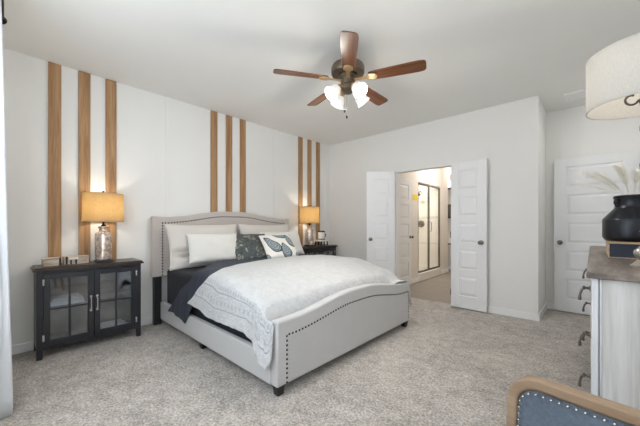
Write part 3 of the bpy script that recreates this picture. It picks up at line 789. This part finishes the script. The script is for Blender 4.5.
# lamp on the dresser
L2 = thing('table_lamp', 'tall silver lamp with wide white drum shade on the dresser', 'lamp', (4.008, 2.022, DZ))
B().lathe([(0,0),(.046,0),(.047,.008),(.038,.016),(.030,.026),(.022,.034),(.018,.040),(.028,.050),(.034,.066),(.032,.080),(.020,.094),(.010,.104),(.008,.16),(.013,.17),(.008,.18),(.007,.62),(.014,.64),(.014,.66),(.008,.68),(.008,.76),(0,.76)], n=28).build('base', 'silver', L2)
sc = B()
for k in range(3):
    a = R(205)+k*2*PI/3
    pts = []
    for i in range(15):
        t = i/14*1.6*PI; q = .040-.026*math.cos(t)*1; z = .785+.026*math.sin(t+PI)
        pts.append((math.cos(a)*(.044-.024*math.cos(t)), math.sin(a)*(.044-.024*math.cos(t)), .785-.022*math.sin(t)))
    sc.tube([(0, 0, .75)]+pts, .0048, 8)
sc.build('scroll', 'oldmetal', L2)
B().sphere((0,0,.85), .032, (1,1,1.2)).tube([(0,0,.755),(0,0,.82)], .014, 12).build('bulb', 'ceramic', L2)
B().tube([(-.198,0,1.0),(.198,0,1.0)], .002, 6).tube([(0,-.198,1.0),(0,.198,1.0)], .002, 6).tube([(0,0,.86),(0,0,1.0)], .003, 6).build('spider', 'oldmetal', L2)
l = bpy.data.lights.new('shade_inner_fill', 'POINT'); l.energy = .8; l.color = (1, .93, .84); l.shadow_soft_size = .04  # weak added fill to lift the inner side of the shade
lo = bpy.data.objects.new('shade_inner_fill', l); COL.objects.link(lo); lo.parent = L2; lo.location = (0, 0, .93)
s2 = B().lathe([(.2,.760),(.2,1.009),(.1965,1.009),(.1965,.760),(.2,.760)], n=64).build('lamp_shade', 'whiteshade', L2)
B().lathe([(.201,.758),(.201,.768),(.1955,.768),(.1955,.758),(.201,.758)], n=64).build('hem', 'whiteshade', s2)
B().lathe([(.201,1.001),(.201,1.011),(.1955,1.011),(.1955,1.001),(.201,1.001)], n=64).build('hem', 'whiteshade', s2)

# crate, jug, plumes
c = thing('wooden_crate', 'low pale wood crate with slate front on the dresser under the jug', 'crate', (3.905, 2.53, DZ))
cw, cl, chh = .34, .50, .093
B().box(0, cw, 0, .012, 0, .004).box(0, .005, 0, .012, .004, chh).box(cw-.005, cw, 0, .012, .004, chh).box(0, .012, .012, cl, 0, chh-.008).box(cw-.012, cw, .012, cl, 0, chh-.008).box(.012, cw-.012, cl-.012, cl, 0, chh-.008)\
    .box(-.004, cw+.004, -.006, cl+.004, chh-.008, chh).build('crate_frame', 'cratewood', c, bevel=.002)
B().box(.005, cw-.005, .003, .010, .004, chh-.008).build('slate_panel', 'slate', c, smooth=0)
jz = DZ+chh
j = thing('milk_jug', 'matte black milk can jug standing on the crate', 'jug', (4.03, 2.80, jz))
B().lathe([(0,0),(.128,0),(.137,.006),(.147,.022),(.149,.03),(.149,.138),(.146,.148),(.096,.212),(.090,.222),(.089,.272),(.095,.283),(.096,.296),(.090,.300),(.084,.294),(.082,.222),(.138,.14),(.138,.03),(0,.012)], n=48).build('body', 'jug', j, smooth=40)
for a in (R(215), R(-55)):
    ca, sa = math.cos(a), math.sin(a)
    B().tube([(ca*q, sa*q, z) for q, z in ((.088,.272),(.099,.274),(.107,.264),(.108,.252),(.103,.240),(.090,.232))], .008, 10).build('ear_handle', 'jug', j)
for i in range(9):
    a = R(165+i*27+random.uniform(-8, 8)) if i < 6 else random.uniform(0, 2*PI)
    reach = (.30, .26, .22, .18, .16, .20, .12, .08, .1)[i]; hgt = (.20, .26, .24, .27, .22, .24, .27, .28, .25)[i]
    r = thing('pampas_plume', 'wispy cream pampas grass plume standing in the black jug', 'dried grass', (4.03, 2.80, jz+.285), group='pampas plumes in the jug')
    pts = []
    for k in range(14):
        t = k/13; q = .03+reach*t**1.4*.85; pts.append(Vector((math.cos(a)*q, math.sin(a)*q, -.05+hgt*t*(1.25-.35*t))))
    B().tube([Vector((math.cos(a)*.0, math.sin(a)*.0, -.24)), *pts], [.0022]+[.0022-.0001*k for k in range(14)], 5).build('stem', 'plume', r)
    b = B()
    for q in range(420):
        t = .36+.64*random.random(); k = min(12, int(t*13)); f = t*13-k
        p = pts[k].lerp(pts[min(13, k+1)], f); dirv = (pts[min(13, k+1)]-pts[k]).normalized()
        sp = Vector((random.gauss(0, 1), random.gauss(0, 1), random.gauss(0, 1))); sp = (sp-dirv*sp.dot(dirv)).normalized()
        ln = random.uniform(.045, .085)*math.sin(PI*min(1, .25+(1-t)*1.0))
        e = p+dirv*ln*.8+sp*ln*.55+Vector((0, 0, -.006)); sd = sp.cross(dirv)*.0011
        v0, v1, v2 = (b.bm.verts.new(x) for x in (p-sd, p+sd, e)); b.bm.faces.new((v0, v1, v2))
    o = b.build('feathers', 'plume', r, smooth=0)

# ------------------------------------------------------------------ upholstered chair in the near corner (its seat faces the camera side)
CH = thing('upholstered_chair', 'wood framed chair with blue grey nailhead back in the near corner', 'chair', (3.916, .408, 0), R(-7.9))
# local: back plane near y=+.25, x -.25..+.25, z top .86
def rr(w, h0, h1, rad, n=8):
    p = [(-w, h0), (w, h0)]
    for i in range(n+1):
        a = PI/2*i/n; p.append((w-rad+rad*math.cos(a), h1-rad+rad*math.sin(a)))
    for i in range(n+1):
        a = PI/2+PI/2*i/n; p.append((-w+rad+rad*math.cos(a), h1-rad+rad*math.sin(a)))
    return p
lean = Matrix.Translation((0, .245, .44)) @ Matrix.Rotation(R(-8), 4, 'X')
bh = .424
out = rr(.255, 0, bh, .05); inn = rr(.235, .02, bh-.021, .034)
b = B(); n = len(out)
F = [[b.bm.verts.new((x, y, z)) for x, z in pl] for pl, y in ((out, -.018), (inn, -.018), (inn, .018), (out, .018))]
for A, C in ((0, 1), (1, 2), (2, 3), (3, 0)):
    for i in range(n): b.bm.faces.new([F[A][i], F[A][(i+1) % n], F[C][(i+1) % n], F[C][i]])
b.xf(lean).build('back_frame', 'chairwood', CH, bevel=.005, seg=3)
pad = rr(.2355, .0195, bh-.0205, .0345)
b = B().prism(pad, 'y', -.021, .012)
bp = b.xf(lean).build('back_cushion', 'denim', CH, bevel=.012, seg=3)
np_ = rr(.2305, .0245, bh-.0255, .0295); np_ = [(x, -.0215, z) for x, z in np_]; np_.append(np_[0])
nails(np_, B(), .0028, Vector((0, -1, 0)), .0122).xf(lean).build('nailhead_trim', 'chrome', CH, smooth=60)
B().box(-.25, .25, -.235, .235, .40, .445).build('seat_frame', 'chairwood', CH, bevel=.01)
B().box(-.24, .24, -.232, .215, .445, .495).build('seat_cushion', 'denim', CH, bevel=.022, seg=4)
for x in (-.228, .228):
    B().tube([(x, -.21, .41), (x*1.0, -.215, 0)], [.024, .015], 12).build('leg', 'chairwood', CH)
    B().tube([(x, .225, .45), (x, .245, .3), (x*1.02, .29, 0)], [.024, .023, .016], 12).build('leg', 'chairwood', CH)

# ------------------------------------------------------------------ curtain and rod
cu = thing('curtain', 'white pleated floor length curtain panel at the left edge', 'curtain', (1.1, -.032, 0))
P = []; nxx = 120
for i in range(nxx+1):
    t = i/nxx; row = []
    for j in range(25):
        z = 2.535*j/24+.004; amp = .020+.050*(1-j/24)
        y = amp*math.sin(t*2*PI*7+.4*math.sin(j*.25))+.006*noise.noise(Vector((t*9, z*.7, 1)))
        row.append((-.14+.29*t+.006*math.sin(t*50), y, z))
    P.append(row)
B().grid(P).build('fabric_panel', 'curtain', cu, smooth=80, solid=.003)
rod = thing('curtain_rod', 'black curtain rod with pointed finial at the top left edge', 'curtain rod', (.93, -.01, 2.558))
B().tube([(0,0,0), (2.6,0,0)], .012, 14).build('rod', 'blackmetal', rod)
for x, sg in ((0, -1), (2.6, 1)):
    B().lathe([(0,0),(.014,0),(.018,.01),(.027,.022),(.024,.04),(.012,.06),(0,.075)], n=16, m=Matrix.Translation((x,0,0)) @ Matrix.Rotation(R(90)*sg, 4, 'Y')).build('finial', 'blackmetal', rod)
for x in (.06, 2.54): B().box(x-.006, x+.006, -.11, .0, -.02, -.008).box(x-.02, x+.02, -.11, -.105, -.05, .03).build('bracket', 'blackmetal', rod, bevel=.001)

# ------------------------------------------------------------------ shower, notice, closet
s = thing('shower_enclosure', 'framed glass shower enclosure seen through the open doorway', 'shower', (BX-.02, SY0, .17))
sl = SY1-SY0; hh = 1.87; mid = .58; q = .02
B().box(-q, q, .0, .03, 0, hh).box(-q, q, sl-.03, sl, 0, hh).box(-q, q, .035, sl-.035, 0, .035).box(-q, q, .035, sl-.035, hh-.035, hh).box(-q, q, mid-.014, mid+.014, .035, hh-.035).build('metal_frame', 'nickel_dark', s, bevel=.003)
for y0, y1 in ((.03, mid-.015), (mid+.015, sl-.03)): B().box(-.004, .004, y0, y1, .03, hh-.03).build('glass_panel', 'showerglass', s, smooth=0)
B().tube([(.006, mid+.06, .85), (.04, mid+.06, .86), (.04, mid+.06, 1.05), (.006, mid+.06, 1.06)], .008, 8).build('handle', 'nickel_dark', s)
sv = thing('shower_valve', 'round metal shower valve on the shower wall', 'shower valve', (.74, SY1-.0005, 1.19), R(0))
B().lathe([(0,0),(.085,0),(.085,.008),(.03,.014),(.028,.05),(0,.055)], n=24, m=Matrix.Rotation(R(90), 4, 'X')).build('plate', 'nickel_dark', sv)
B().tube([(0, -.05, 0), (.02, -.06, -.07)], .009, 8).build('lever', 'nickel_dark', sv)
sh = thing('overhead_shower', 'metal overhead shower high on the shower wall', 'shower head', (.74, SY1-.0005, 1.97))
B().tube([(0, 0, 0), (0, -.06, .02), (0, -.13, -.02)], .010, 10).build('arm', 'nickel_dark', sh)
B().lathe([(.012,.03),(.02,.0),(.05,-.03),(.05,-.04),(0,-.04)], n=20, m=Matrix.Translation((0,-.14,-.04)) @ Matrix.Rotation(R(-30), 4, 'X')).build('head', 'nickel_dark', sh)
b = B().box(0, .003, 0, .20, 0, .11)
tag(b.build('notice', 'yellow', loc=(BX, 5.57, 1.67), smooth=0), 'small yellow paper notice on the bathroom wall beside the shower', 'notice')
for z, lb in ((2.08, 'upper dark edged closet shelf through the doorway'), (1.36, 'middle dark edged closet shelf carrying a basket through the doorway')):
    r = thing('closet_shelf', lb, 'shelf', (.401, 7.62, z), group='closet shelves')
    B().box(0, 2.5, .016, .379, 0, .02).build('board', 'trim', r, smooth=0)
    B().box(0, 2.5, 0, .016, -.03, .03).build('front_edge', 'closetbar', r, bevel=.002)
r = thing('closet_shelf', 'low pale closet shelf through the doorway', 'shelf', (.401, 7.62, .68), group='closet shelves')
B().box(0, 2.5, .016, .379, 0, .02).build('board', 'trim', r, smooth=0)
B().box(0, 2.5, 0, .016, -.012, .03).build('front_edge', 'dresser_top', r, bevel=.002)
r = thing('storage_basket', 'dark grey storage basket on the middle closet shelf', 'basket', (.95, 7.66, 1.3805))
b = B(); b.prism([(0, 0), (.32, 0), (.32, .28), (0, .28)], 'z', 0, .30)
for vv in b.bm.verts:
    if vv.co.z < .01: vv.co.x += (.16-vv.co.x)*.1; vv.co.y += (.14-vv.co.y)*.1
b.build('basket_body', 'basket', r, bevel=.015)
B().box(-.006, .326, -.006, .286, .285, .305).build('rim', 'basket', r, bevel=.006)
